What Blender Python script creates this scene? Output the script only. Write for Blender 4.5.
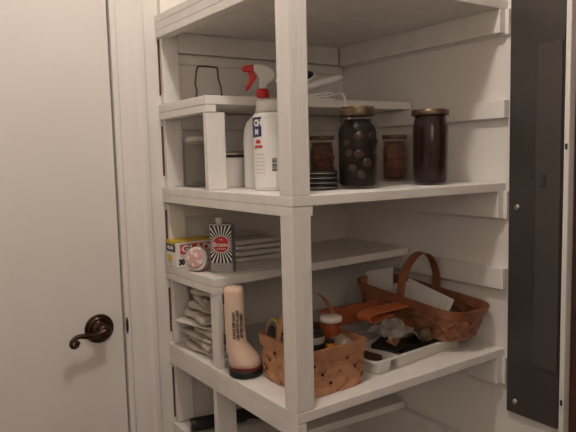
import bpy, bmesh, math, random
from mathutils import Vector, Matrix, noise
random.seed(7)
PI = math.pi
R = math.radians
for o in list(bpy.data.objects): bpy.data.objects.remove(o)
scn = bpy.context.scene
C = scn.collection

# ------------------------------------------------------------ camera
cam_d = bpy.data.cameras.new('camera'); cam = bpy.data.objects.new('camera', cam_d); C.objects.link(cam)
YAW, PIT, ROL, FPX = R(55.92553), R(-5.74641), R(-1.44681), 608.44
fw = Vector((math.cos(YAW)*math.cos(PIT), math.sin(YAW)*math.cos(PIT), math.sin(PIT)))
rt0 = Vector((math.sin(YAW), -math.cos(YAW), 0)); up0 = rt0.cross(fw)
rt = rt0*math.cos(ROL) + up0*math.sin(ROL); up = up0*math.cos(ROL) - rt0*math.sin(ROL)
M = Matrix((rt, up, -fw)).transposed().to_4x4()
M.translation = Vector((-.63563, -.92479, .49736))
cam.matrix_world = M
cam_d.sensor_fit = 'HORIZONTAL'; cam_d.sensor_width = 36; cam_d.lens = FPX*36/576; cam_d.clip_start = .02
scn.camera = cam

# ------------------------------------------------------------ world, lamp, exposure
w = bpy.data.worlds.new('world'); scn.world = w; w.use_nodes = True
w.node_tree.nodes['Background'].inputs[0].default_value = (.9, .72, .58, 1)
w.node_tree.nodes['Background'].inputs[1].default_value = .03
ld = bpy.data.lights.new('ceiling_bulb', 'POINT'); ld.energy = 13.5; ld.shadow_soft_size = .038; ld.color = (1, .90, .83)
lo = bpy.data.objects.new('ceiling_bulb', ld); lo.location = (-.18, -.20, 1.42); C.objects.link(lo)
# added soft fill lamp behind the camera, no real source stands there
hd = bpy.data.lights.new('fill_light', 'AREA'); hd.shape = 'RECTANGLE'; hd.size = .7; hd.size_y = .5; hd.energy = 4.1; hd.color = (1, .86, .74)
ho = bpy.data.objects.new('fill_light', hd); ho.location = (-.62, -1.70, .88); C.objects.link(ho)
ho.rotation_euler = (Vector((.25, .3, .62))-ho.location).to_track_quat('-Z', 'Y').to_euler()
scn.view_settings.view_transform = 'Standard'; scn.view_settings.look = 'None'
scn.view_settings.exposure = 0; scn.view_settings.gamma = 1; scn.view_settings.use_curve_mapping = False

# ------------------------------------------------------------ materials
def mat(name, col, rough=.5, metal=0, trans=0, alpha=1, var=0, vscale=30, bump=0, bscale=60, ior=1.45, stretch=(1, 1, 1), spec=.5, col2=None, thr=None):
    m = bpy.data.materials.new(name); m.use_nodes = True
    nt = m.node_tree; b = nt.nodes['Principled BSDF']
    b.inputs['Base Color'].default_value = (*col, 1); b.inputs['Roughness'].default_value = rough
    b.inputs['Metallic'].default_value = metal; b.inputs['Transmission Weight'].default_value = trans
    b.inputs['Alpha'].default_value = alpha; b.inputs['IOR'].default_value = ior
    b.inputs['Specular IOR Level'].default_value = spec
    if var or bump or col2:
        tc = nt.nodes.new('ShaderNodeTexCoord'); mp = nt.nodes.new('ShaderNodeMapping')
        mp.inputs['Scale'].default_value = stretch; nt.links.new(tc.outputs['Object'], mp.inputs[0])
    if var or col2:
        n = nt.nodes.new('ShaderNodeTexNoise'); n.inputs['Scale'].default_value = vscale; n.inputs['Detail'].default_value = 5
        nt.links.new(mp.outputs[0], n.inputs['Vector'])
        r = nt.nodes.new('ShaderNodeValToRGB')
        lo_, hi = thr or (.3, .7)
        r.color_ramp.elements[0].position = lo_; r.color_ramp.elements[1].position = hi
        c2 = col2 or tuple(max(0, c*(1-var)) for c in col)
        r.color_ramp.elements[0].color = (*c2, 1); r.color_ramp.elements[1].color = (*col, 1)
        nt.links.new(n.outputs['Fac'], r.inputs[0]); nt.links.new(r.outputs[0], b.inputs['Base Color'])
    if bump:
        n2 = nt.nodes.new('ShaderNodeTexNoise'); n2.inputs['Scale'].default_value = bscale; n2.inputs['Detail'].default_value = 4
        nt.links.new(mp.outputs[0], n2.inputs['Vector'])
        bp = nt.nodes.new('ShaderNodeBump'); bp.inputs['Strength'].default_value = bump; bp.inputs['Distance'].default_value = .004
        nt.links.new(n2.outputs['Fac'], bp.inputs['Height']); nt.links.new(bp.outputs[0], b.inputs['Normal'])
    return m
PAINT = (.86, .82, .77)
m_wall = mat('wall_paint', (.86, .82, .77), .7, var=.05, vscale=6, bump=.15, bscale=90)
m_door = mat('door_paint', (.80, .755, .705), .45, var=.03, vscale=5, bump=.06, bscale=140)
m_casing = mat('casing_paint', (.82, .775, .725), .45, var=.05, vscale=12, bump=.1, bscale=50, stretch=(4, 4, .3))
m_wood = mat('painted_wood', PAINT, .5, var=.10, vscale=16, bump=.35, bscale=45, stretch=(1, 1, 1))
m_woodv = mat('painted_wood_upright', PAINT, .5, var=.09, vscale=14, bump=.35, bscale=55, stretch=(4, 4, .4))
m_floor = mat('floor_vinyl', (.12, .085, .065), .5, var=.3, vscale=8)
m_dark = mat('dark_gap', (.03, .022, .018), .8)  # near-black stands in for the shade inside the door gap and holes
m_panel = mat('panel_enamel', (.048, .041, .037), .38, var=.12, vscale=14, bump=.03, bscale=200, spec=.9)
m_panel_e = mat('panel_edge', (.20, .18, .17), .4)
m_bronze = mat('oiled_bronze', (.10, .055, .035), .28, .9, var=.5, vscale=40)
m_steel = mat('dull_steel', (.50, .46, .42), .35, .85)
m_brown = mat('brown_door_wood', (.07, .022, .014), .5, var=.4, vscale=10, stretch=(6, 6, .5))
m_nail = mat('nail_paint', (.95, .93, .9), .3)
m_glass = mat('clear_glass', (.95, .97, .95), .03, trans=1, ior=1.25, spec=.6)
m_gold = mat('gold_lid', (.72, .50, .24), .28, .9, var=.3, vscale=60)
m_ring = mat('sparkle_ring', (.80, .56, .30), .3, .85, col2=(.10, .06, .035), vscale=70, thr=(.45, .6))  # bright flecks paint light sparkling on the lid into its colour
m_dring = mat('dark_ring_band', (.24, .17, .11), .35, .8, var=.35, vscale=40)
m_liq_d = mat('dark_preserve', (.014, .009, .006), .3, spec=.15)
m_plum = mat('dark_fruit', (.055, .027, .016), .35, var=.5, vscale=50)
m_liq_r = mat('dark_red_syrup', (.035, .008, .005), .15, var=.4, vscale=18, stretch=(1, 1, .1))
m_brn = mat('orange_brown_fruit', (.28, .115, .065), .4, col2=(.09, .03, .018), vscale=45)
m_brn2 = mat('orange_fruit', (.30, .11, .055), .4, var=.4, vscale=40)
m_blackrub = mat('black_rubber', (.012, .011, .011), .5)
m_wplas = mat('white_plastic', (.92, .90, .87), .35)
m_wtrans = mat('cloudy_plastic', (.78, .74, .68), .3, var=.1, vscale=10)
m_red = mat('red_plastic', (.62, .022, .02), .35)
m_redlab = mat('label_red', (.60, .04, .03), .5)
m_blue = mat('label_blue', (.03, .045, .14), .5)
m_black = mat('label_black', (.012, .012, .013), .5)
m_white = mat('label_white', (.85, .83, .80), .5)
m_yel = mat('label_yellow', (.80, .55, .04), .5, var=.35, vscale=60)
m_orl = mat('label_orange', (.75, .30, .05), .5)
m_ink = mat('faded_ink', (.35, .17, .14), .6)
m_inkd = mat('dark_print', (.05, .035, .03), .6)
m_tin = mat('bare_tin', (.42, .42, .43), .35, .75, var=.3, vscale=40)
m_beige = mat('beige_plastic', (.74, .54, .41), .4, var=.04)
m_maroon = mat('maroon_ring', (.16, .02, .015), .4)
m_bas1 = mat('light_splint', (.56, .29, .15), .5, col2=(.44, .20, .10), vscale=35, stretch=(1, 1, .4))
m_bas1d = mat('rim_splint', (.52, .26, .13), .5, col2=(.40, .18, .09), vscale=30)
m_bas2 = mat('brown_splint', (.36, .15, .075), .5, col2=(.26, .10, .05), vscale=35, stretch=(1, 1, .4))
m_bas2d = mat('brown_rim_splint', (.36, .145, .07), .45, col2=(.26, .095, .048), vscale=30)
m_paper = mat('brown_grey_paper', (.66, .58, .50), .7, col2=(.46, .39, .33), vscale=22, bump=.5, bscale=50)
m_paperw = mat('pale_folded_paper', (.68, .63, .57), .6, var=.15, vscale=15)
m_linen = mat('white_linen', (.80, .76, .70), .8, var=.12, vscale=20, bump=.4, bscale=80)
m_tray = mat('tray_plastic', (.74, .70, .65), .35)
m_env = mat('envelope_paper', (.88, .84, .79), .6, var=.08, vscale=20)
m_orange = mat('orange_vinyl', (.40, .105, .04), .4, var=.3, vscale=25)
m_orange2 = mat('orange_edge', (.72, .20, .075), .4)
m_pill = mat('amber_plastic', (.45, .10, .025), .25, trans=.3)
m_pillcap = mat('cap_plastic', (.82, .74, .66), .4)
m_copper = mat('copper_card', (.50, .24, .12), .35, .4, var=.3, vscale=40)
m_grey = mat('grey_label', (.40, .37, .34), .4)
m_tape = mat('grey_tape', (.15, .135, .11), .5)
m_tapey = mat('yellow_core', (.52, .33, .09), .5)
m_leather = mat('brown_leather', (.10, .045, .025), .5, var=.4, vscale=40)
m_knob = mat('mottled_brown', (.16, .085, .045), .4, col2=(.05, .035, .025), vscale=50)
m_pinklab = mat('pink_label', (.60, .34, .30), .5, col2=(.80, .70, .66), vscale=60, thr=(.42, .5))
def film(name, col, a, rough=.25):
    m = bpy.data.materials.new(name); m.use_nodes = True
    nt = m.node_tree; b = nt.nodes['Principled BSDF']
    b.inputs['Base Color'].default_value = (*col, 1); b.inputs['Roughness'].default_value = rough; b.inputs['Alpha'].default_value = a
    b.inputs['Specular IOR Level'].default_value = .9
    return m
m_film = film('clear_film', (.62, .56, .50), .27, .12)
m_bub = film('bubble_film', (.60, .48, .38), .5)
m_jarfilm = film('jar_glass', (.34, .31, .27), .33, .05)
m_lidglass = film('lid_glass', (.85, .80, .74), .75, .1)

# ------------------------------------------------------------ helpers
def link(name, bm, m, parent=None, smooth=False, bevel=0, sub=0, solid=0, kind=None):
    me = bpy.data.meshes.new(name); bmesh.ops.recalc_face_normals(bm, faces=bm.faces)
    bm.to_mesh(me); bm.free(); me.materials.append(m)
    if smooth:
        for p in me.polygons: p.use_smooth = True
    o = bpy.data.objects.new(name, me); C.objects.link(o)
    if parent: o.parent = parent
    if solid:
        md = o.modifiers.new('solid', 'SOLIDIFY'); md.thickness = solid; md.offset = 0
    if bevel:
        md = o.modifiers.new('bevel', 'BEVEL'); md.width = bevel; md.segments = 2; md.limit_method = 'ANGLE'; md.angle_limit = R(40)
    if sub:
        md = o.modifiers.new('sub', 'SUBSURF'); md.levels = sub; md.render_levels = sub
    if kind: o['kind'] = kind
    return o
def thing(name, label, cat, loc=(0, 0, 0), rz=0, group=None):
    o = bpy.data.objects.new(name, None); C.objects.link(o); o.location = loc; o.rotation_euler = (0, 0, rz)
    o.empty_display_size = .02
    o['label'] = label; o['category'] = cat
    if group: o['group'] = group
    return o
def tag(o, label, cat, group=None):
    o['label'] = label; o['category'] = cat
    if group: o['group'] = group
    return o
def NB(): return bmesh.new()
def box(bm, x0, x1, y0, y1, z0, z1):
    vs = [bm.verts.new((x, y, z)) for z in (z0, z1) for x, y in ((x0, y0), (x1, y0), (x1, y1), (x0, y1))]
    for f in ((3, 2, 1, 0), (4, 5, 6, 7), (0, 1, 5, 4), (1, 2, 6, 5), (2, 3, 7, 6), (3, 0, 4, 7)):
        bm.faces.new([vs[i] for i in f])
    return bm
def slab(bm, pts, th):
    """pts: four top corners (x,y,z) in order; board of thickness th below them"""
    t = [bm.verts.new(p) for p in pts]; b = [bm.verts.new((p[0], p[1], p[2]-th)) for p in pts]
    bm.faces.new(t); bm.faces.new(b[::-1])
    for i in range(4): bm.faces.new((t[i], b[i], b[(i+1) % 4], t[(i+1) % 4]))
    return bm
def bx(name, dims, m, parent=None, bevel=.0015, **k): return link(name, box(NB(), *dims), m, parent, bevel=bevel, **k)
def lathe(bm, prof, n=36, cx=0, cy=0, mat4=None, sq=1, ell=1):
    rings = []
    for r, z in prof:
        if r < 1e-5: rings.append([bm.verts.new((cx, cy, z))])
        else: rings.append([bm.verts.new((cx+r*math.cos(2*PI*i/n), cy+ell*r*math.sin(2*PI*i/n), z)) for i in range(n)])
    for a, b in zip(rings, rings[1:]):
        for i in range(n):
            j = (i+1) % n
            if len(a) == 1 and len(b) == 1: continue
            if len(a) == 1: bm.faces.new((a[0], b[i], b[j]))
            elif len(b) == 1: bm.faces.new((a[i], a[j], b[0]))
            else: bm.faces.new((a[i], a[j], b[j], b[i]))
    if mat4: bmesh.ops.transform(bm, matrix=mat4, verts=bm.verts)
    return bm
def rsec(w, d, r, n=5):
    """rounded rectangle outline, centred"""
    out = []
    for cx, cy, a0 in ((w/2-r, d/2-r, 0), (-w/2+r, d/2-r, 90), (-w/2+r, -d/2+r, 180), (w/2-r, -d/2+r, 270)):
        for k in range(n+1):
            a = R(a0+90*k/n); out.append((cx+r*math.cos(a), cy+r*math.sin(a)))
    return out
def loft(bm, secs, cap0=True, cap1=True):
    """secs: list of lists of 3D points with equal counts"""
    rings = [[bm.verts.new(p) for p in s] for s in secs]; n = len(rings[0])
    for a, b in zip(rings, rings[1:]):
        for i in range(n): bm.faces.new((a[i], a[(i+1) % n], b[(i+1) % n], b[i]))
    if cap0: bm.faces.new(rings[0][::-1])
    if cap1: bm.faces.new(rings[-1])
    return bm
def tube(bm, pts, r, n=8, closed=False):
    P = [Vector(p) for p in pts]; rings = []
    prev = None
    for i, p in enumerate(P):
        a = P[i-1] if i > 0 or closed else p; b = P[(i+1) % len(P)] if i < len(P)-1 or closed else p
        t = (b-a).normalized()
        if prev is None:
            u = t.cross(Vector((0, 0, 1)));  u = u if u.length > .1 else t.cross(Vector((1, 0, 0))); u.normalize()
        else: u = (prev - t*prev.dot(t)).normalized()
        prev = u; v = t.cross(u); rr = r[i] if isinstance(r, (list, tuple)) else r
        rings.append([bm.verts.new(p+u*rr*math.cos(2*PI*k/n)+v*rr*math.sin(2*PI*k/n)) for k in range(n)])
    q = list(zip(rings, rings[1:])) + ([(rings[-1], rings[0])] if closed else [])
    for a, b in q:
        for k in range(n): bm.faces.new((a[k], a[(k+1) % n], b[(k+1) % n], b[k]))
    if not closed: bm.faces.new(rings[0][::-1]); bm.faces.new(rings[-1])
    return bm
def smoothpath(pts, n=8):
    P = [Vector(p) for p in pts]; out = []
    for i in range(len(P)-1):
        p0 = P[max(i-1, 0)]; p1 = P[i]; p2 = P[i+1]; p3 = P[min(i+2, len(P)-1)]
        for k in range(n):
            t = k/n
            out.append(.5*((2*p1)+(p2-p0)*t+(2*p0-5*p1+4*p2-p3)*t*t+(3*p1-p0-3*p2+p3)*t**3))
    out.append(P[-1]); return out
def strap(bm, pts, wdir, w, th):
    """flat band following pts; wdir = width direction"""
    wd = Vector(wdir).normalized(); P = [Vector(p) for p in pts]; secs = []
    for i, p in enumerate(P):
        t = (P[min(i+1, len(P)-1)]-P[max(i-1, 0)]).normalized(); nrm = t.cross(wd).normalized()
        secs.append([p-wd*w/2-nrm*th/2, p+wd*w/2-nrm*th/2, p+wd*w/2+nrm*th/2, p-wd*w/2+nrm*th/2])
    return loft(bm, secs)
def text(name, s, size, m, parent, origin, xdir, ydir, bold=0, sx=1):
    """flat lettering centred on origin; xdir reading direction, ydir up"""
    cu = bpy.data.curves.new(name, 'FONT'); cu.body = s; cu.size = size; cu.align_x = 'CENTER'; cu.align_y = 'CENTER'
    cu.offset = bold; cu.extrude = .0001; cu.resolution_u = 2
    tmp = bpy.data.objects.new(name, cu); C.objects.link(tmp)
    dg = bpy.context.evaluated_depsgraph_get(); dg.update()
    me = bpy.data.meshes.new_from_object(tmp.evaluated_get(dg))
    bpy.data.objects.remove(tmp)
    me.materials.clear(); me.materials.append(m)
    X = Vector(xdir).normalized(); Y = Vector(ydir).normalized(); Z = X.cross(Y)
    T = Matrix((X*sx, Y, Z)).transposed().to_4x4(); T.translation = Vector(origin)
    me.transform(T)
    o = bpy.data.objects.new(name, me); C.objects.link(o); o.parent = parent
    return o
def quad(bm, o, u, v):
    o, u, v = Vector(o), Vector(u), Vector(v)
    return bm.faces.new([bm.verts.new(p) for p in (o, o+u, o+u+v, o+v)])

W, L = .592, .613

# ------------------------------------------------------------ room shell
FZ, CZ = -.92, 1.52
bx('floor', (-1.15, .75, -1.8, .75, FZ-.05, FZ), m_floor, kind='structure', bevel=0)
bx('ceiling', (-1.15, .75, -1.8, .75, CZ, CZ+.05), m_wall, kind='structure', bevel=0)
DX = -.133                                            # right edge of the door
b = NB(); box(b, -.1293, L, W, W+.1, FZ, CZ); box(b, -1.1, -.1293, W, W+.1, 1.14, CZ); box(b, -1.1, -.905, W, W+.1, FZ, 1.14)
link('wall_back', b, m_wall, kind='structure')
bx('wall_right', (L, L+.1, -.168, W+.1, FZ, CZ), m_wall, kind='structure', bevel=0)
bx('wall_left', (-1.15, -1.1, -1.75, W+.1, FZ, CZ), m_wall, kind='structure', bevel=0)
bx('wall_front', (-1.15, .75, -1.8, -1.75, FZ, CZ), m_wall, kind='structure', bevel=0)
# side doorway past the fuse panel
tr = bx('trim_1', (.596, .625, -.181, -.169, FZ, CZ), m_casing, kind='structure', bevel=.002)
b = NB()
for z in (.50, -.07): box(b, .5945, .5965, -.178, -.173, z-.006, z+.006)
link('screw_hole', b, m_dark, tr)
d2 = bx('door_2', (.614, .66, -1.00, -.183, FZ+.01, 1.14), m_brown, kind='structure', bevel=.002)
b = NB(); box(b, .72, .75, -1.75, -.17, FZ, CZ); box(b, .613, .75, -1.75, -1.004, FZ, CZ); box(b, .613, .75, -1.004, -.182, 1.145, CZ)
link('wall_side', b, m_wall, kind='structure')
# panelled main door
d1 = bx('door_1', (-.895, DX, W, W+.035, FZ+.01, 1.13), m_door, kind='structure', bevel=.0015)
bx('door_stop', (DX-.01, -.1297, W+.036, W+.05, FZ, 1.14), m_dark, d1, bevel=0)  # stop coloured black to put the shade of the door gap in
# casing with a stepped profile
def casing(x0, x1, z0, z1, vert=True):
    b = NB(); prof = [(0, .0), (0, .012), (.012, .013), (.016, .009), (.024, .010), (.06, .016), (.068, .020), (.080, .020), (.084, .016), (.084, 0)]
    s = (x1-x0)/.084
    secs = [[(x0+p*s, W-q, z) for p, q in prof] for z in (z0, z1)]
    return loft(b, secs)
link('trim_2', casing(-.1295, -.045, FZ, 1.21), m_casing, kind='structure')
bx('trim_3', (-.98, -.126, W-.018, W, 1.135, 1.21), m_casing, kind='structure')
# latch plate and lever handle
b = NB(); lathe(b, [(0, -.001), (.019, -.001), (.019, .001), (0, .001)], 24); 
for v in b.verts: v.co = Vector((-.1262+v.co.y*.17, W-.0132+v.co.z*.9, .071+v.co.x*1.15))
link('strike_plate', b, m_bronze, d1)
H = bpy.data.objects.new('door_handle', None); C.objects.link(H); H.parent = d1; H.location = (-.195, W, .073)
TY = Matrix.Rotation(R(90), 4, 'X')                   # lathe axis +Z -> -Y
link('rosette', lathe(NB(), [(0, 0), (.036, 0), (.037, .003), (.034, .007), (.0315, .0045), (.0295, .0045), (.028, .009), (.0245, .011), (.023, .0085), (.021, .0085), (.019, .012), (.015, .016), (.013, .02), (.013, .034), (.017, .036), (.018, .042), (.015, .047), (0, .049)], 40, mat4=TY), m_bronze, H, smooth=True)
lev = smoothpath([(.004, -.042, .002), (-.02, -.046, -.004), (-.04, -.049, -.002), (-.060, -.05, .002), (-.073, -.05, -.001), (-.082, -.05, -.009), (-.082, -.05, -.018), (-.075, -.05, -.0225), (-.068, -.05, -.019), (-.068, -.05, -.013), (-.074, -.05, -.012)], 6)
link('lever', tube(NB(), lev, [.0085-.004*min(1, i/30) + (.002 if i > 50 else 0) for i in range(len(lev))], 10), m_bronze, H, smooth=True)
H['label'] = 'dark bronze scroll lever handle'

# ------------------------------------------------------------ fuse panel
fp = thing('electrical_panel', 'dark grey metal electrical panel on the wall beside the white shelves', 'electrical panel', (L, -.03, -.138))
bx('panel_cover', (-.012, -.0005, -.134, 0, 0, 1.30), m_panel, fp, bevel=.001)
bx('panel_door', (-.0175, -.0122, -.1325, -.072, .133, .864), mat('panel_door_enamel', (.062, .053, .047), .4, var=.1, vscale=14, spec=.9), fp, bevel=.0015)
bx('latch', (-.0205, -.0177, -.098, -.086, .552, .575), m_panel, fp, bevel=.002)
b = NB(); box(b, -.0182, -.0172, -.0985, -.0855, .550, .577); link('latch_surround', b, m_black, fp)
for y, z in ((-.024, .50), (-.024, .03), (-.024, 1.0)):
    b = lathe(NB(), [(0, 0), (.0075, 0), (.007, .003), (.004, .005), (0, .0055)], 16, mat4=Matrix.Rotation(R(-90), 4, 'Y')); bmesh.ops.translate(b, verts=b.verts, vec=(-.0125, y, z))
    link('screw', b, m_steel, fp, smooth=True)
bx('knockout', (-.0128, -.0122, -.062, -.057, .57, .575), m_black, fp, bevel=0)

# ------------------------------------------------------------ shelving unit
S = thing('shelving_unit', 'white painted wooden corner shelving built against two walls', 'shelves', (0, 0, FZ))
S.location = (0, 0, 0)
PW = .042
def post(x0, x1, y0, y1, z0, z1, nm='post'): return bx(nm, (x0, x1, y0, y1, z0, z1), m_woodv, S, bevel=.0012)
def board(name, pts, th, m=m_wood): return link(name, slab(NB(), pts, th), m, S, bevel=.0015)
for z0, z1 in ((FZ, -.4705), (-.4295, -.0525), (.0002, .3815), (.4202, .8025), (.8602, CZ)):
    post(.0, PW, .0, PW, z0, z1, 'corner_post')
for z0, z1 in ((FZ, -.4705), (-.4295, -.266), (-.2215, -.0585), (0, .176), (.2165, .3765), (.4205, .600), (.638, .8135), (.8605, CZ)):
    post(.0, .046, W-.019, W-.001, z0, z1)
XR = .604
SK = -.009          # the unit is a little out of square: boards oversail the back upright
# full depth shelves: (top at corner, back-left, right) and a rail under the left edge
fulls = [(-.43, -.43, -.43), (0.0, -.002, .012), (.420, .420, .418), (.842, .842, .840)]
for (zc, zl, zr) in fulls:
    board('shelf', [(0, 0, zc), (L-.001, -.014, zr), (L-.001, W-.001, zr), (SK, W-.001, zl)], .020)
# rails (left side)
def rail(y0, y1, za0, za1, th, x1=.022):  # za0 top height at y0, za1 at y1
    board('rail', [(SK*y0/W, y0, za0), (x1, y0, za0), (x1, y1, za1), (SK*y1/W, y1, za1)], th)
rail(0, W-.001, -.4503, -.4503, .018)
rail(0, W-.001, -.0203, -.0223, .034)
rail(-.0, W-.001, .3997, .3997, .019, .048)
rail(-.0, W-.001, .8217, .8217, .018)
rail(0, W-.001, .860, .860, .0177, .022)
bx('nosing', (.0225, XR, 0, .02, .8425, .875), m_wood, S)
# half shelves at the back
halves = [(-.222, -.232, .335, .32), (.2155, .226, .318, .303), (.636, .633, .328, .29)]
for zl, zr, yl, yr in halves:
    board('half_shelf', [(SK*yl/W, yl, zl), (.606, yr, zr), (.606, W-.001, zr), (SK, W-.001, zl-.002)], .020)
    rail(yl, W-.001, zl-.0207, zl-.0227, .017)
# uprights carrying the half shelves
post(0, .052, .335, .353, -.4295, -.2605); post(0, .052, .338, .356, -.2215, -.0565)
post(0, .016, .318, .352, .0003, .177); pass
post(-.004, .044, .330, .346, .4205, .598)
# cleats on the right wall (front ends show) with a thin packing board behind
for zt, h, xa in ((-.4505, .05, .584), (-.0085, .066, .584), (.3990, .064, .584), (.8208, .055, .584)):
    bx('cleat', (xa, .604, -.013, W-.020, zt-h, zt), m_wood, S)
    bx('packing_board', (.6045, L-.0005, -.022, W-.020, zt-h-.004, zt-.0002), m_wood, S)
for zt, h in ((-.2535, .05), (.212, .052), (.6125, .042)):
    bx('cleat', (.594, L-.0005, -.020, W-.020, zt-h, zt-.0005), m_wood, S)
# cleats on the back wall
for zt, h in ((-.4505, .05), (-.2535, .05), (-.0245, .05), (.192, .04), (.3995, .06), (.6125, .042), (.8215, .052)):
    bx('cleat', (.047, .583, W-.019, W-.001, zt-h, zt-.0008), m_wood, S)
bx('packing_board', (.047, .60, W-.010, W-.001, .742, .766), m_wood, S)
for x, y, z, ax in ((.012, -.001, .014, 1), (.030, -.001, .018, 1), (-.001, .014, .016, 0), (.110, -.001, -.008, 1), (.30, -.001, .41, 1), (.02, -.001, .43, 1), (.010, -.001, .434, 1), (.036, -.001, .432, 1), (-.001, .012, .432, 0), (-.001, .03, .435, 0)):
    r = .0016
    t = lathe(NB(), [(0, -.001), (r, 0), (r*.7, .0010), (0, .0012)], 8, mat4=Matrix.Rotation(R(90), 4, 'X') if ax == 1 else Matrix.Rotation(R(-90), 4, 'Y'))
    bmesh.ops.translate(t, verts=t.verts, vec=(x, y+.001, z) if ax == 1 else (x+.001, y, z))
    link('nail_head', t, m_nail, S)
# dark gap between wall and left upright: its shade put in as brown strips
m_gap_shade = mat('gap_shade_brown', (.12, .05, .035), .7)
for z0, z1 in ((.66, .80), (.45, .58), (.25, .36), (.03, .15), (-.21, -.07)): bx('gap_shade_strip', (-.0045, -.0005, W-.004, W-.0012, z0, z1), m_gap_shade, S, bevel=0)

T1, T15, T2, T25 = .0, .2155, .42, .636
# ------------------------------------------------------------ jars
def jar_profile(r, h, rn, zn, foot=.004):
    return [(0, 0), (r*.86, 0), (r*.95, foot), (r, foot*2.5), (r, zn-.022), (r*.985, zn-.014), (r*.90, zn-.004), (rn+.002, zn+.001), (rn, zn+.004), (rn, h)]
def lid(parent, r, z0, h, m, mtop=None):
    link('ring_band', lathe(NB(), [(r*.99, z0), (r+.001, z0+.001), (r*.985, z0+h*.35), (r+.0006, z0+h*.5), (r*.985, z0+h*.65), (r, z0+h-.001), (r-.002, z0+h), (r-.005, z0+h), (r-.005, z0+h-.002)], 40), m, parent, smooth=True)
    link('rim_bead', lathe(NB(), [(r-.003, z0+h-.0002), (r+.0002, z0+h-.0006), (r+.0008, z0+h+.0004), (r-.001, z0+h+.0010), (r-.004, z0+h+.0008)], 40), mtop or m, parent, smooth=True)
    link('lid', lathe(NB(), [(r-.005, z0+h-.004), (r-.0052, z0+h-.001), (r-.010, z0+h-.0015), (r*.5, z0+h-.0003), (0, z0+h-.0003)], 40), mtop or m, parent, smooth=True)
def preserve(name, label, loc, r, h, rn, zn, mliq, fruit, mf, fr, lidm, lh=.016, seed=1, group=None, lidtop=None):
    t = thing(name, label, 'jar', loc, 0, group)
    link('glass_body', lathe(NB(), jar_profile(r, h, rn, zn), 48), m_jarglass, t, smooth=True)
    rr = (r-.0075) if fruit else (r-.003)
    link('contents', lathe(NB(), [(0, .005), (rr*.86, .005), (rr, .012), (rr, zn-.024), (rr*.93, zn-.012), (rn*.85, zn-.003), (rn*.85, zn+.004), (0, zn+.005)], 40), mliq, t, smooth=True)
    rnd = random.Random(seed)
    for k in range(fruit):
        for _ in range(60):
            a = rnd.uniform(-PI*.95, .1); z = rnd.uniform(fr+.008, zn-fr-.014)
            if all(abs(z-z2)+abs(a-a2)*r > fr*1.5 for a2, z2 in getattr(preserve, 'p', [])): break
        preserve.p = getattr(preserve, 'p', []) + [(a, z)]
        b = lathe(NB(), [(0, -fr), (fr*.6, -fr*.8), (fr, 0), (fr*.6, fr*.8), (0, fr)], 16)
        bmesh.ops.transform(b, matrix=Matrix.Translation(((r-.0025-fr)*math.cos(a), (r-.0025-fr)*math.sin(a), z)) @ Matrix.Rotation(rnd.uniform(0, 3), 4, 'X'), verts=b.verts)
        link('fruit', b, mf, t, smooth=True, sub=1)
    preserve.p = []
    lid(t, rn+.002, h-lh+.001, lh, lidm, lidtop)
    return t
m_jarglass = film('preserve_jar_glass', (.05, .045, .04), .10, .05)
preserve('preserve_jar', 'large quart jar of dark whole fruit with a coppery ring lid', (.253, .108, T2), .0495, .176, .036, .146, m_liq_d, 14, m_plum, .0190, m_dring, .019, 3, lidtop=m_gold)
tj = preserve('preserve_jar', 'tall straight sided jar of dark red syrup at the shelf front', (.457, .083, T2-.002), .0430, .174, .0415, .161, m_liq_r, 0, m_plum, .01, m_dring, .012, 4, lidtop=m_ring)
preserve('preserve_jar', 'small pint jar of brown preserve between the two bigger jars, near the right wall', (.553, .302, T2-.0015), .0385, .124, .032, .104, m_brn, 8, m_brn2, .0135, m_dring, .010, 5, lidtop=m_gold)
preserve('preserve_jar', 'small pint jar of orange brown preserve behind the stack of dark rings', (.378, .400, T2), .0385, .124, .032, .104, m_brn, 8, m_brn2, .0135, m_dring, .010, 6, lidtop=m_gold)
# tall jar lid: its sparkles are painted as mottled gold and brown
# stack of four dark jar rings beside the corner post
for k in range(4):
    b = lathe(NB(), [(.0335, 0), (.0385, .0005), (.039, .004), (.0385, .0085), (.036, .0098), (.031, .0098), (.031, .0088), (.0335, .008), (.0335, 0)], 36)
    o = link('jar_ring', b, m_blackrub, smooth=True); o.location = (.172, .140, T2+.0003+k*.0104)
    tag(o, ['lowest of the four dark jar rings stacked behind the corner post', 'second dark jar ring up from the shelf in the stack of four', 'second dark jar ring from the top of the stack of four', 'topmost dark jar ring of the stack in front of the small jar'][k], 'jar ring', 'stack of dark jar rings')
    b = lathe(NB(), [(.0388, .0040), (.0394, .0043), (.0394, .0050), (.0388, .0053)], 36); link('rolled_edge', b, m_steel, o, smooth=True)

# empty clamp lid jar at left
t = thing('glass_jar', 'empty clear glass jar with a metal clamp lid at the left end', 'jar', (.071, .531, T2))
link('glass_body', lathe(NB(), [(0, .003), (.032, .003), (.036, .006), (.037, .012), (.037, .095), (.035, .102), (.031, .108), (.031, .116), (.030, .116), (.030, .108), (.034, .100), (.0355, .09), (.0355, .012), (.03, .007), (0, .007)], 40), m_jarfilm, t, smooth=True)
link('lid', lathe(NB(), [(.032, .1165), (.034, .1175), (.034, .123), (.030, .129), (.012, .131), (0, .131)], 36), m_lidglass, t, smooth=True)
b = NB(); tube(b, [(.0335*math.cos(a), .0335*math.sin(a), .113) for a in [2*PI*i/36 for i in range(36)]], .0014, 6, True)
tube(b, smoothpath([(-.034, 0, .112), (-.02, -.030, .121), (.0, -.036, .119), (.018, -.031, .124), (.034, 0, .112)], 6), .0016, 6)
link('wire_clamp', b, m_steel, t, smooth=True)
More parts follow.
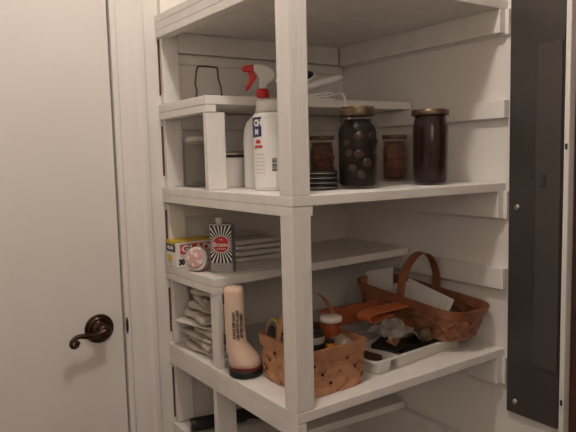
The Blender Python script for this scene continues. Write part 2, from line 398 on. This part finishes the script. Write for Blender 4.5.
# small white crock with a clamp lid
t = thing('crock', 'small white lidded crock behind the upright, left of the white bottles', 'crock', (.125, .435, T2))
link('body', lathe(NB(), [(0, 0), (.030, 0), (.033, .003), (.034, .070), (.033, .074), (0, .075)], 36), m_wplas, t, smooth=True)
link('lid', lathe(NB(), [(.034, .080), (.036, .081), (.036, .084), (.033, .088), (0, .090)], 36), m_steel, t, smooth=True)
link('gasket', lathe(NB(), [(.031, .0745), (.0345, .0752), (.0345, .0795), (.031, .0802)], 36), m_black, t, smooth=True)
b = NB(); tube(b, smoothpath([(-.034, -.012, .080), (-.037, -.014, .06), (-.037, -.014, .045), (-.035, -.013, .036)], 6), .0013, 6); link('wire_clamp', b, m_steel, t)

# ------------------------------------------------------------ white bottles
def jug_sections(w0, d0, rs, prof):
    return [[(x*s, y*s, z) for x, y in rsec(w0, d0, rs, 6)] for z, s in prof]
ang = math.atan2(-.56, .83)      # facing the room: local -Y towards the doorway side
# spray bottle (behind)
sb = thing('spray_bottle', 'white spray bottle with a red trigger and red collar', 'spray bottle', (.1425, .320, T2), R(-34))
link('body', loft(NB(), jug_sections(.098, .052, .022, [(0, .93), (.004, 1), (.11, 1), (.14, .96), (.158, .80), (.170, .55), (.178, .40), (.19, .36), (.212, .36)])), m_wplas, sb, smooth=True)
link('collar', lathe(NB(), [(0, .2122), (.0145, .2122), (.0150, .214), (.0150, .230), (.0135, .233), (0, .233)], 24), m_red, sb, smooth=True)
def yz_prism(pts, w, bev=0):
    b = NB(); loft(b, [[(p[0], s*w/2, p[1]) for p in pts] for s in (-1, 1)]); return b
head = [(-.008, .2335), (.010, .2335), (.012, .244), (.024, .250), (.033, .262), (.030, .273), (.018, .284), (.002, .290), (-.018, .2905), (-.020, .274), (-.012, .268), (-.006, .256)]
link('sprayer_head', yz_prism(head, .022), m_wtrans, sb, bevel=.003)
nz = [(-.0205, .291), (-.040, .289), (-.048, .282), (-.046, .276), (-.030, .275), (-.0205, .270)]
link('nozzle', yz_prism(nz, .019), m_red, sb, bevel=.002)
tg = [(-.0205, .2735), (-.034, .2735), (-.031, .262), (-.033, .250), (-.042, .234), (-.038, .229), (-.031, .236), (-.020, .252), (-.0125, .2635)]
link('trigger', yz_prism(tg, .013), m_red, sb, bevel=.002)

cl = thing('cleaner_bottle', 'white cylindrical cleaner bottle with a blue label corner and wide cap', 'bottle', (.107, .217, T2), R(-34))
RB = .048
link('body', lathe(NB(), [(0, 0), (RB-.003, 0), (RB, .003), (RB, .150), (RB, .160), (RB-.002, .166), (RB-.008, .170), (.0, .171)], 48), m_wplas, cl, smooth=True)
link('cap', lathe(NB(), [(.0385, .1712), (.0395, .173), (.0400, .176), (.0400, .193), (.0385, .196), (0, .197)], 40), m_wtrans, cl, smooth=True)
def cyl_patch(r, a0, a1, z0, z1, n=10, zt=None):
    b = NB(); secs = []
    for i in range(n+1):
        a = R(a0+(a1-a0)*i/n); x, y = math.cos(a), math.sin(a)
        lo_z = z0 + (zt*(i/n) if zt else 0)
        secs.append([(r*x, r*y, lo_z), (r*x, r*y, z1), ((r-.0008)*x, (r-.0008)*y, z1), ((r-.0008)*x, (r-.0008)*y, lo_z)])
    return loft(b, secs)
def wraptext(name, s, size, m, parent, r, a_deg, z, bold=.0004, sx=1, vert=False):
    a = R(a_deg); o = Vector((r*math.cos(a), r*math.sin(a), z)); t = Vector((-math.sin(a), math.cos(a), 0))
    ob = text(name, s, size, m, parent, (0, 0, 0), (1, 0, 0), (0, 1, 0), bold, sx)
    for v in ob.data.vertices:
        x, y, zz = v.co
        if vert: x, y = -y, x
        aa = a + x/r; rr = r+zz
        v.co = (rr*math.cos(aa), rr*math.sin(aa), z+y)
    return ob
lab = link('label', cyl_patch(RB+.0006, 181, 234, .116, .160, zt=.002), m_blue, cl)
link('label_edge', cyl_patch(RB+.0005, 178, 272, .010, .1155), m_white, cl)
wraptext('lettering', 'CH', .018, m_white, cl, RB+.0010, 221, .147, .0012)
wraptext('lettering', 'M', .015, m_white, cl, RB+.0010, 217, .128, .0010)
wraptext('fine_print', 'kills\ngerms', .010, m_redlab, cl, RB+.0010, 222, .102, .0008)
wraptext('fine_print', '-- ---- --\n- ------ --\n---- -- ---\n-- -- -----\n- ---- ----\n--- ---- --', .008, m_ink, cl, RB+.0010, 226, .060, .0001)
b = NB()
for i in range(9):
    r_ = link('t', cyl_patch(RB+.0010, 262, 274, .044+i*.0032, .044+i*.0032+(.0012 if i % 3 else .0022), 3), m_black)
    b.from_mesh(r_.data); me = r_.data; bpy.data.objects.remove(r_); bpy.data.meshes.remove(me)
link('barcode', b, m_black, cl)

# ------------------------------------------------------------ things on the upper half shelf
b = tube(NB(), smoothpath([(.054, .50, T25+.0015), (.058, .50, .664), (.055, .50, .682), (.058, .50, .706), (.062, .50, .722), (.070, .50, .7265), (.110, .50, .7265), (.119, .50, .722), (.121, .50, .700), (.127, .50, .676), (.129, .50, .658), (.131, .50, T25+.0015)], 6), .0025, 8)
bail = link('wire_handle', b, mat('dark_wire', (.11, .09, .075), .4, .6), smooth=True); tag(bail, 'bent grey wire bail standing on the upper left half shelf', 'wire handle')
ap = thing('hand_appliance', 'white corded hand appliance with dark oval face beside the corner post', 'appliance', (.345, .37, T25-.0013), R(-10))
sl = lambda x, z: (x, 0, z)
b = NB(); secs = []
for t_, w_, h_ in ((0, .020, .012), (.06, .034, .020), (.5, .036, .020), (.9, .032, .016), (1, .024, .012)):
    x = -.10+.165*t_; z = .018+.046*t_
    secs.append([(x-.25*q, p, z+q) for p, q in rsec(w_*1.6, h_, h_*.45, 3)])
link('body', loft(b, secs), m_wplas, ap, smooth=True)
b = NB(); lathe(b, [(0, -.004), (.055, -.004), (.060, 0), (.055, .004), (0, .004)], 32, ell=.62)
bmesh.ops.transform(b, matrix=Matrix.Translation((-.040, .045, .065)) @ Matrix.Rotation(R(-14), 4, 'Y') @ Matrix.Rotation(R(30), 4, 'X'), verts=b.verts); link('face_rim', b, m_wplas, ap, smooth=True)
b = NB(); lathe(b, [(0, .0035), (.049, .0035), (.050, .0048), (0, .0052)], 32, ell=.58)
bmesh.ops.transform(b, matrix=Matrix.Translation((-.040, .045, .065)) @ Matrix.Rotation(R(-14), 4, 'Y') @ Matrix.Rotation(R(30), 4, 'X'), verts=b.verts); link('oval_face', b, m_black, ap, smooth=True)
cord = []
for k in range(3):
    for i in range(10):
        a = 2*PI*i/10; cord.append((-.02+(.045-.004*k)*math.cos(a), -.042+(.018+.003*k)*math.sin(a), .005+.0035*k+.004*math.sin(a+k)))
cord += [(.026, -.05, .014), (.028, -.085, .010), (.028, -.100, -.02), (.034, -.104, -.06), (.030, -.102, -.085)]
link('cord', tube(NB(), smoothpath(cord, 4), .0028, 6), m_wplas, ap, smooth=True)
b = NB(); box(b, .022, .038, -.109, -.096, -.108, -.085); link('plug', b, m_grey, ap, bevel=.002)

# ------------------------------------------------------------ middle half shelf: boxes and tin
Z15 = T15
gb = thing('storage_bag_box', 'yellow topped red and white box of thirty bags beside the tin', 'box', (-.015, .506, Z15+.0008), 0)
bw, bd, bh = .165, .064, .065
link('carton', box(NB(), 0, bw, 0, bd, 0, bh), m_white, gb, bevel=.001)
b = NB(); box(b, -.0008, bw+.0008, -.0008, bd+.0008, bh+.0002, bh+.003); box(b, -.0008, -.0001, 0, bd, bh-.005, bh+.0002)
link('yellow_lid', b, m_yel, gb)
b = NB(); box(b, .012, bw, -.0008, -.0001, .034, .059); link('red_band', b, m_redlab, gb)
b = NB(); box(b, -.0010, -.0002, .004, .060, .040, .059); link('black_band', b, m_black, gb)
text('lettering', 'GLAD', .025, m_white, gb, (.056, -.0012, .0465), (1, 0, 0), (0, 0, 1), .0010, 1.25)
text('lettering', '30', .019, m_black, gb, (.0145, -.0012, .013), (1, 0, 0), (0, 0, 1), .0013, .85)
text('lettering', 'GLAD', .012, m_white, gb, (-.0013, .032, .050), (0, -1, 0), (0, 0, 1), .0008, 1.2)
b = NB(); lathe(b, [(0, 0), (.011, 0), (0, .0005)], 14, ell=1.3)
bmesh.ops.transform(b, matrix=Matrix.Translation((-.0009, .038, .022)) @ Matrix.Rotation(R(-90), 4, 'Y'), verts=b.verts); link('yellow_badge', b, m_yel, gb)
text('fine_print', '-- --- -\n---- --', .007, m_inkd, gb, (-.0013, .034, .006), (0, -1, 0), (0, 0, 1), .0002)
text('fine_print', '----\n---', .007, m_orl, gb, (.016, -.0012, .027), (1, 0, 0), (0, 0, 1), .0004)
# clear tub with pink label lying on its side
tb = thing('plastic_tub', 'small round clear tub with a pink and white label, between box and tin', 'tub', (.0155, .440, Z15), R(-52))
AX = Matrix.Translation((0, 0, .0305)) @ Matrix.Rotation(R(80), 4, 'X')
link('tub_wall', lathe(NB(), [(0, -.018), (.026, -.018), (.029, -.012), (.0295, .012), (.027, .016), (0, .016)], 28, mat4=AX), m_wtrans, tb, smooth=True)
link('label', lathe(NB(), [(0, .0165), (.021, .0165), (.024, .0178), (.020, .0190), (0, .0192)], 28, mat4=AX), m_pinklab, tb, smooth=True)
link('wrapper', lathe(NB(), [(.0302, -.016), (.0305, -.004), (.0302, .010)], 28, mat4=AX), m_pinklab, tb, smooth=True)

# metal polish tin
ct = thing('polish_tin', 'oblong metal polish tin with black and white sunburst and red oval', 'tin', (.058, .390, Z15+.0003), R(-40))
w_, d_, h_ = .058, .034, .119
link('tin_body', loft(NB(), [[(x*s, y*s, z) for x, y in rsec(w_, d_, .006, 3)] for z, s in ((0, 1), (.002, 1.02), (.004, 1), (h_-.004, 1), (h_-.002, 1.02), (h_, 1), (h_, .94), (h_-.001, .93))]), m_tin, ct)
bx('tin_top', (-w_/2*.9, w_/2*.9, -d_/2*.88, d_/2*.88, h_-.003, h_-.0003), m_black, ct, bevel=.001)
link('cap', lathe(NB(), [(0, h_), (.0085, h_), (.009, h_+.001), (.009, h_+.013), (.008, h_+.014), (0, h_+.014)], 20, cx=-.006), m_pillcap, ct)
yF = -d_/2-.0004
b = NB(); box(b, -.0265, .0265, yF-.0002, yF+.0003, .024, .115); link('label', b, m_black, ct)
b = NB(); cz = .070; n = 30
for i in range(n):
    a0, a1 = 2*PI*i/n, 2*PI*(i+.42)/n
    def edge(a):
        dx, dz = math.cos(a), math.sin(a); tx = .0262/abs(dx) if abs(dx) > 1e-6 else 9; tz = ((.1145-cz) if dz > 0 else (cz-.0245))/abs(dz) if abs(dz) > 1e-6 else 9
        t_ = min(tx, tz); return (dx*t_, dz*t_)
    e0, e1 = edge(a0), edge(a1)
    q = [(math.cos(a0)*.012, math.sin(a0)*.012), e0, e1, (math.cos(a1)*.012, math.sin(a1)*.012)]
    b.faces.new([b.verts.new((x, yF-.0006, cz+z)) for x, z in q])
link('sunburst_rays', b, m_white, ct)
RX = Matrix.Translation((0, yF-.0006, cz)) @ Matrix.Rotation(R(90), 4, 'X')
link('oval_rim', lathe(NB(), [(0, 0), (.0212, 0), (.0212, .0004), (0, .0004)], 36, mat4=RX), m_white, ct)
link('red_oval', lathe(NB(), [(0, .0005), (.0198, .0005), (.0198, .0008), (0, .0008)], 36, mat4=RX), m_redlab, ct)
text('lettering', 'Brasso', .0145, m_white, ct, (0, yF-.0016, cz-.001), (1, 0, 0), (0, 0, 1), .0004, .95)
text('fine_print', 'metal polish', .0045, m_white, ct, (0, yF-.0016, cz-.011), (1, 0, 0), (0, 0, 1), .0001)
text('fine_print', 'THE', .005, m_white, ct, (0, yF-.0016, cz+.011), (1, 0, 0), (0, 0, 1), .0001)
b = NB(); box(b, -.0265, .0265, yF-.0002, yF+.0003, .006, .0235); link('lower_label', b, m_grey, ct)
text('fine_print', '- ---- --- --\n--- -- ---- -', .006, m_inkd, ct, (0, yF-.0010, .015), (1, 0, 0), (0, 0, 1), .0001)

# folded linens behind the tin: each folded layer is its own thing
def folded(name, label, cat, cx, cy, z, lx, ly, th, rz, m, seed, group, wav=.002, fold='x'):
    rnd = random.Random(seed); b = NB(); n = 14; k = 10; secs = []
    ox, oy = rnd.uniform(0, 9), rnd.uniform(0, 9)
    for i in range(n+1):
        y = -ly/2+ly*i/n; s = []
        m_ = 12
        for j in range(m_+1):
            x = -lx/2+lx*j/m_; s.append((x, th+wav*noise.noise((x*30+ox, y*30, oy))+(wav*.8*noise.noise((x*75+ox, y*65, oy)) if wav > .004 else 0)))
        s.append((lx/2+th*.35, th*.5))
        for j in range(m_, -1, -1):
            x = -lx/2+lx*j/m_; s.append((x, .0004))
        s.append((-lx/2-th*.3, th*.5))
        secs.append([(x+wav*1.5*noise.noise((y*20+ox, z_*40, seed)), y+wav*2*noise.noise((x*25, oy, seed*1.3)), max(0, z_)) for x, z_ in s])
    loft(b, secs)
    o = link(name, b, m, smooth=True, sub=1); o.location = (cx, cy, z); o.rotation_euler = (0, 0, rz)
    return tag(o, label, cat, group)
lz = T15+.003
for k, (th, dx, lx) in enumerate(((.013, .004, .145), (.014, .0, .15), (.012, .003, .148), (.013, -.012, .135))):
    folded('folded_napkin', ['lowest folded white cloth of the pile behind the tin', 'second folded white cloth from the bottom of the pile behind the tin', 'third folded white cloth up in the pile behind the tin', 'topmost whole folded white cloth in the pile behind the tin'][k], 'cloth', .205+dx, .497, lz, lx, .10, th, R(-4+2*k), m_linen, k+5, 'folded white cloths behind the tin', .0015)
    lz += th+.0022
folded('plastic_bag', 'loosely rumpled clear plastic bag lying over the folded cloths and bag box', 'plastic bag', .175, .512, lz+.001, .13, .07, .010, R(6), m_film, 31, None, .008)

# ------------------------------------------------------------ folded paper bags at lower left
bz = .002
specs = [(.013, .090, .17), (.014, .095, .17), (.012, .085, .165), (.014, .092, .165), (.008, .118, .17), (.017, .085, .15), (.017, .080, .14), (.015, .07, .13), (.014, .055, .12)]
names = ['lowest crumpled grey brown paper bag of the folded pile', 'second crumpled paper bag from the bottom of the folded pile', 'third paper bag up from the shelf in the folded pile', 'paper bag directly under the pale wide folded one', 'pale folded bag whose corner juts out left from the pile', 'crumpled paper bag directly above the pale wide folded one', 'third crumpled paper bag from the top of the folded pile', 'second crumpled paper bag from the top of the folded pile', 'topmost small crumpled paper bag of the folded pile']
for k, (th, lx, ly) in enumerate(specs):
    pale = k == 4
    folded('paper_bag', names[k], 'paper bag', (.060 if not pale else .058)+.007*math.sin(k*2.3), .462+.008*math.sin(k*1.7), bz, lx, ly, th, R([4, -9, 6, -5, 14, -6, 8, -12, 10][k]), m_paperw if pale else m_paper, 40+k, 'folded paper bags at the lower left', .002 if pale else .0085)
    bz += th+(.004 if k != 3 else .004)

# ------------------------------------------------------------ upright beige flashlight
fl = thing('flashlight', 'beige lantern flashlight standing upright on its black rimmed head', 'flashlight', (.0340, .253, .0006), R(-34))
def esec(w, d, z, ox=0, r=.4): return [(x+ox, y, z) for x, y in rsec(w, d, min(w, d)*r, 6)]
link('lens_rim', loft(NB(), [esec(.068, .068, 0, 0, .49), esec(.076, .076, .003, 0, .49), esec(.077, .077, .018, 0, .49)]), m_blackrub, fl, smooth=True)
link('red_ring', loft(NB(), [esec(.0765, .0765, .0182, 0, .49), esec(.0765, .0765, .024, 0, .49)]), m_maroon, fl)
link('case', loft(NB(), [esec(.075, .075, .0242, 0, .49), esec(.075, .074, .034, 0, .49), esec(.074, .070, .044, -.002, .48), esec(.062, .058, .058, -.012, .46), esec(.048, .050, .075, -.0195, .40), esec(.045, .048, .10, -.021, .36), esec(.045, .048, .192, -.0215, .34), esec(.043, .046, .200, -.0215, .34), esec(.036, .040, .204, -.0215, .34)]), m_beige, fl, smooth=True)
b = NB(); box(b, -.0465, -.0425, -.014, -.004, .166, .190); box(b, -.0455, -.0415, -.014, -.006, .074, .098); link('strap_slot', b, m_black, fl, bevel=.001)
text('lettering', 'ALWAYS KEEP HANDY\nTURN SWITCH TO LIGHT\nBATTERY POWERED', .0085, m_inkd, fl, (-.013, -.0244, .120), (0, 0, 1), (-1, 0, 0), .0005, .72)

# ------------------------------------------------------------ woven baskets
def basket(name, label, loc, rz, lx, ly, rc, h, flare, m, mr, strip, gap, handle, hm=None, tilt=0, hw=.018):
    t = thing(name, label, 'basket', loc, rz); t.rotation_euler = (tilt, 0, rz)
    per = rsec(lx, ly, rc, 6); per.append(per[0])
    cum = [0]
    for a, c in zip(per, per[1:]): cum.append(cum[-1]+math.hypot(c[0]-a[0], c[1]-a[1]))
    T = cum[-1]
    def at(u, v, off=0):
        u %= T
        for i in range(len(per)-1):
            if u <= cum[i+1]: break
        f = (u-cum[i])/max(1e-9, cum[i+1]-cum[i]); x = per[i][0]+(per[i+1][0]-per[i][0])*f; y = per[i][1]+(per[i+1][1]-per[i][1])*f
        dx, dy = per[i+1][0]-per[i][0], per[i+1][1]-per[i][1]; l = math.hypot(dx, dy) or 1; nx, ny = dy/l, -dx/l
        s = 1-flare*(1-v/h)
        return Vector((x*s+nx*off, y*s+ny*off, v))
    b = NB(); n = max(6, round(T/(strip+gap)/1.41)); stepu = T/n; half = (strip/2)*1.41; seg = 20; v0, v1 = .002, h-.006
    for d in (1, -1):
        for k in range(n):
            L_, Rr = [], []
            for j in range(seg+1):
                v = v0+(v1-v0)*j/seg; uc = k*stepu+d*(v-v0)
                ph = PI*((uc/stepu*1.0)+(v-v0)/stepu*d)   # crossing phase
                off = .0021*d*math.cos(PI*2*(v-v0)/stepu + PI*k)
                L_.append(b.verts.new(at(uc-half, v, off))); Rr.append(b.verts.new(at(uc+half, v, off)))
            for j in range(seg): b.faces.new((L_[j], Rr[j], Rr[j+1], L_[j+1]))
    link('woven_wall', b, m, t, solid=.0010)
    s = 1-flare
    b = NB(); loft(b, [[(x*s*.985, y*s*.985, z) for x, y in rsec(lx, ly, rc, 6)] for z in (.0005, .0025)]); link('base', b, m, t)
    for off, zz in ((.0028, h-.012), (-.0028, h-.012)):
        b = NB(); m_ = 80; rings = []
        for j in range(m_):
            u = T*j/m_; o_ = []
            for vv, oo in ((zz-.011, off-.001), (zz-.011, off+.001), (zz+.011, off+.001), (zz+.011, off-.001)):
                o_.append(b.verts.new(at(u, vv, oo)))
            rings.append(o_)
        for j in range(m_):
            A, B = rings[j], rings[(j+1) % m_]
            for q in range(4): b.faces.new((A[q], A[(q+1) % 4], B[(q+1) % 4], B[q]))
        link('rim_band', b, mr, t, smooth=False)
    if handle: 
        pts, wd = handle
        link('handle', strap(NB(), smoothpath(pts, 6), wd, hw, .0028), mr, t, smooth=False, bevel=.0006)
    return t
# small square chip basket at the front corner
ahx = .078
pts = [(-.0740, .015, .06)] + [(-.0765*math.cos(a), .015, .092+.104*math.sin(a)) for a in [PI*i/10 for i in range(11)]] + [(.0740, .015, .06)]
bk = basket('chip_basket', 'light woven splint basket full of odds and ends behind the corner post', (.1300, .1265, .0015), 0, .160, .188, .012, .102, .08, m_bas1, m_bas1d, .026, .006, (pts, (0, 1, 0)), hw=.016)
# long oval basket against the right wall
pts = [(-.0690, .0, .05)] + [(-.0695*math.cos(a), .0, .080+.106*math.sin(a)) for a in [PI*i/10 for i in range(11)]] + [(.0690, .0, .05)]
bk2 = basket('oval_basket', 'long brown woven basket holding envelopes against the right wall', (.524, .192, .0500), R(1.5), .150, .376, .055, .084, .15, m_bas2, m_bas2d, .027, .006, (pts, (0, 1, 0)), hw=.026, tilt=R(4.5))

# contents of the small basket
t = thing('tape_roll', 'round roll of tape, grey with a yellow rim, at the left of the front basket', 'tape', (.0695, .1795, .1010), R(8))
AXT = Matrix.Rotation(R(-18), 4, 'Z') @ Matrix.Rotation(R(-78), 4, 'Y')
link('tape', lathe(NB(), [(.0235, -.010), (.031, -.010), (.032, -.009), (.032, .009), (.031, .010), (.0235, .010), (.0235, -.010)], 36, mat4=AXT), m_tape, t, smooth=False)
link('outer_winding', lathe(NB(), [(.0322, -.009), (.0375, -.009), (.0375, .009), (.0322, .009), (.0322, -.009)], 36, mat4=AXT), m_tapey, t, smooth=False)
t = thing('battery', 'large black battery with a grey label standing in the front basket', 'battery', (.106, .093, .004), R(-25))
link('case', lathe(NB(), [(0, 0), (.026, 0), (.027, .002), (.027, .115), (.025, .119), (0, .119)], 30), m_blackrub, t, smooth=True)
link('label', lathe(NB(), [(.0274, .098), (.0276, .0985), (.0276, .112), (.0274, .1125)], 30), m_grey, t, smooth=True)
link('label_stripe', lathe(NB(), [(.0274, .074), (.0276, .0742), (.0276, .080), (.0274, .0802)], 30), m_grey, t, smooth=True)
b = NB(); 
link('terminal', lathe(b, [(0, .1192), (.006, .1192), (.006, .123), (0, .123)], 16), m_steel, t)
link('label_square', cyl_patch(.0281, 210, 262, .092, .106), m_black, t)
t = thing('spool', 'black spool with a pale label beside the handle of the front basket', 'spool', (.082, .147, .0035), 0)
link('core', lathe(NB(), [(0, 0), (.020, 0), (.020, .112), (0, .112)], 24), m_blackrub, t)
link('label', cyl_patch(.0208, 190, 235, .094, .109), m_grey, t)
t = thing('pill_bottle', 'amber pill bottle with a wide white cap in the front basket', 'bottle', (.178, .118, .026))
link('body', lathe(NB(), [(0, 0), (.018, 0), (.019, .002), (.019, .098), (.017, .102), (0, .102)], 28), m_pill, t, smooth=True)
link('cap', lathe(NB(), [(0, .1022), (.0235, .1022), (.0250, .104), (.0250, .110), (.0235, .113), (0, .113)], 32), m_pillcap, t, smooth=True)
folded('leather_pouch', 'brown leather pouch tucked behind the black battery', 'pouch', .140, .172, .088, .075, .05, .026, R(25), m_leather, 77, None, .004)
t = thing('small_battery', 'small black and orange battery between the large battery and bubble wrap', 'battery', (.134, .066, .060))
link('case', lathe(NB(), [(0, 0), (.0095, 0), (.0095, .046), (0, .046)], 18), m_blackrub, t)
link('orange_band', lathe(NB(), [(.0098, .030), (.0099, .030), (.0099, .041), (.0098, .041)], 18), m_orl, t)
# bubble wrap
def crumple(name, label, cat, loc, dims, m, seed, amp=.3, freq=2.2, rz=0, sub=4, bumps=0, flat=None):
    b = NB(); bmesh.ops.create_icosphere(b, subdivisions=sub, radius=1)
    for v in b.verts:
        p = v.co.copy(); d = noise.noise(p*freq+Vector((seed, 0, 0)))*amp + noise.noise(p*freq*2.7+Vector((0, seed, 0)))*amp*.5
        # ridge like folds
        d += (abs(noise.noise(p*freq*1.6+Vector((0, 0, seed))))-.2)*amp*.9
        if bumps: d += bumps*abs(math.sin(p.x*16)*math.sin(p.y*16+p.z*9))
        v.co = p*(1+d); v.co.x *= dims[0]; v.co.y *= dims[1]; v.co.z *= dims[2]
        if flat is not None and v.co.z < flat: v.co.z = flat+(v.co.z-flat)*.05
    o = link(name, b, m, smooth=not bumps or True); o.location = loc; o.rotation_euler = (0, 0, rz)
    return tag(o, label, cat)
crumple('bubble_wrap', 'crumpled bubble wrap at the right end of the front basket', 'bubble wrap', (.172, .076, .078), (.028, .030, .026), m_bub, 3, .18, 2.0, bumps=.12)

# ------------------------------------------------------------ white tray and its load
ty0, ty1, tx0, tx1 = .070, .185, .240, .560
tr = thing('plastic_tray', 'shallow white plastic tray with a notch in its front wall', 'tray', ((tx0+tx1)/2, (ty0+ty1)/2, .0095), 0)
tr.rotation_euler = (0, 0, R(4)); tr.location = (.398, .120, .0008)
LX, LY, TH = .312, .120, .033
def shell(cx, w, d):
    o_ = lambda w, d, z: [(x+cx, y, z) for x, y in rsec(w, d, .014, 4)]
    return loft(NB(), [o_(w-.014, d-.014, 0), o_(w-.008, d-.008, .003), o_(w, d, TH-.001), o_(w-.003, d-.003, TH-.001), o_(w-.016, d-.016, .003)], True, True)
link('tray_lobe', shell(-.125, .058, LY), m_tray, tr)
link('tray_lobe', shell(.038, .236, LY), m_tray, tr)
b = NB(); rr_ = [[b.verts.new((x, y, z)) for x, y in rsec(LX+p, LY+p, .017, 4)] for p, z in ((-.002, TH-.0008), (.010, TH-.0008), (.012, TH+.001), (.010, TH+.003), (-.004, TH+.003), (-.004, TH-.0008))]
for A, B in zip(rr_, rr_[1:]):
    for q in range(len(A)): b.faces.new((A[q], A[(q+1) % len(A)], B[(q+1) % len(A)], B[q]))
box(b, -.0965, -.0795, -.056, .056, TH-.004, TH+.0028)
link('rim', b, m_tray, tr)
# load in the tray
def put(name, label, cat, dims, loc, rot, m, bev=.002):
    o = bx(name, dims, m, bevel=bev); o.location = loc; o.rotation_euler = rot; return tag(o, label, cat)
put('copper_packet', 'small shiny copper coloured packet lying on dark things in the tray', 'packet', (-.020, .020, -.013, .013, -.003, .003), (.358, .108, .053), (R(22), R(-12), R(28)), m_copper)
put('black_case', 'flat black case lying in the tray beneath the copper packet', 'case', (-.038, .038, -.030, .030, -.007, .007), (.350, .115, .041), (R(10), R(-6), R(20)), m_blackrub, .004)
put('dark_box', 'dark brown box at the left end of the tray', 'box', (-.021, .021, -.032, .032, -.010, .012), (.274, .112, .0225), (0, 0, R(8)), m_leather, .003)
put('black_block', 'black block in the tray under the clear bag', 'block', (-.045, .045, -.028, .028, -.010, .010), (.425, .122, .024), (0, 0, R(-6)), m_blackrub, .003)
o = link('knob', loft(NB(), [[(x*s, y*s, z) for x, y in rsec(.040, .036, .015, 5)] for z, s in ((-.018, .5), (-.014, .85), (-.004, 1), (.008, .95), (.015, .7), (.018, .35))]), m_knob, smooth=True)
o.location = (.436, .082, .0575); o.rotation_euler = (R(60), 0, R(-40)); tag(o, 'mottled brown rounded lump in the tray in front of the long basket', 'knob')
# clear plastic bag draped over
def drape(name, nx, ny, fn, m, th=.0006, smooth=True):
    b = NB(); g = [[b.verts.new(fn(i/nx, j/ny)) for j in range(ny+1)] for i in range(nx+1)]
    for i in range(nx):
        for j in range(ny): b.faces.new((g[i][j], g[i+1][j], g[i+1][j+1], g[i][j+1]))
    return link(name, b, m, smooth=smooth, solid=th)
def bagf(u, v):
    x = .318+.125*u; y = .078+.110*v+.012*noise.noise((u*4, v*4, 1))
    z = .052+.036*math.sin(PI*min(1, v*.95+.1))*math.exp(-((u-.42)/.40)**2) + .012*noise.noise((u*6, v*6, 3))+.014*abs(noise.noise((u*13, v*11, 5))) - .018*max(0, u-.55)*2 + .006
    return (x, y, z)
tag(drape('plastic_bag', 40, 30, bagf, m_film), 'crumpled clear plastic bag spilling over the white tray', 'plastic bag')
# orange folded vinyl sheet with an open rolled end
def orf(u, v):
    # u along, v around the fold: a flattened tube open at the right
    a = 2*PI*v*.86+.5; x = .235+.24*u
    ry = .040*(.6+.5*u); rz = .013+.008*u
    return (x, .272+ry*math.cos(a)+.006*noise.noise((u*5, v*5, 2)), .095-.012*u+rz*math.sin(a)+.006*math.sin(u*5))
def orf2(u, v):
    a = v*1.62*PI
    x = .262+.172*u + .012*math.sin(v*PI); y = .285-.085*v-.03*u; z = .092+.012*math.cos(a)*(1-u*.3)+.010*u-.012*v
    return (x, y, z+.003*noise.noise((u*7, v*6, 4)))
os_ = thing('orange_sheet', 'folded orange vinyl sheet with curled bright edge behind the tray', 'sheet', (0, 0, 0))
o = drape('sheet', 30, 24, orf2, m_orange, .0016); o.parent = os_
epts = smoothpath([(.447, .172, .112), (.425, .178, .109), (.395, .182, .107), (.355, .188, .104), (.337, .190, .096), (.340, .190, .085), (.358, .190, .083), (.385, .188, .090), (.41, .186, .093)], 5)
link('curled_edge', strap(NB(), epts, (0, 1, 0), .05, .0025), m_orange2, os_, smooth=False)
link('lower_flap', strap(NB(), smoothpath([(.39, .17, .083), (.41, .160, .080), (.43, .148, .074), (.445, .142, .071)], 5), (0, 1, .3), .035, .002), m_orange, os_)

# envelopes in the long basket
def env(label, cx, cy, cz, l, h_, rx, rz, ry=0, group='envelopes in the long basket'):
    o = bx('envelope', (-l/2, l/2, -.0012, .0012, -h_/2, h_/2), m_env, bevel=.0004); o.location = (cx, cy, cz); o.rotation_euler = (rx, ry, rz); return tag(o, label, 'envelope', group)
env('pale envelope standing alone left of the long basket handle', .505, .318, .124, .10, .100, R(-18), R(-82), R(-14))
env('nearest of the long envelopes right of the basket handle', .492, .185, .096, .175, .085, R(-24), R(-95), R(6))
env('middle one of the long envelopes right of the basket handle', .503, .175, .100, .175, .090, R(-24), R(-95), R(8))
env('farthest of the long envelopes right of the basket handle', .514, .160, .103, .170, .092, R(-24), R(-95), R(9))
crumple('dark_pouch', 'dark crumpled pouch in the far side of the long basket', 'pouch', (.556, .130, .078), (.020, .060, .026), m_leather, 9, .3)

# ------------------------------------------------------------ black tube on the lower half shelf
bt = thing('black_torch', 'black tubular torch lying on the lowest visible half shelf', 'torch', (.006, .500, -.2225+.0182), 0)
dirv = Vector((.23, -.05, .003)).normalized(); pA = Vector((0, 0, 0))
Mx = Matrix.Translation((-.004, .0, .0)) @ dirv.to_track_quat('Z', 'Y').to_matrix().to_4x4()
link('barrel', lathe(NB(), [(0, 0), (.015, 0), (.0175, .002), (.0180, .006), (.0180, .150), (.0135, .155), (.0135, .17), (.019, .185), (.020, .22), (.018, .222), (0, .222)], 28, mat4=Mx), m_blackrub, bt, smooth=True)
link('tail_cap', lathe(NB(), [(0, -.0022), (.009, -.0022), (.010, -.001), (.010, -.0002)], 20, mat4=Mx), m_grey, bt, smooth=True)
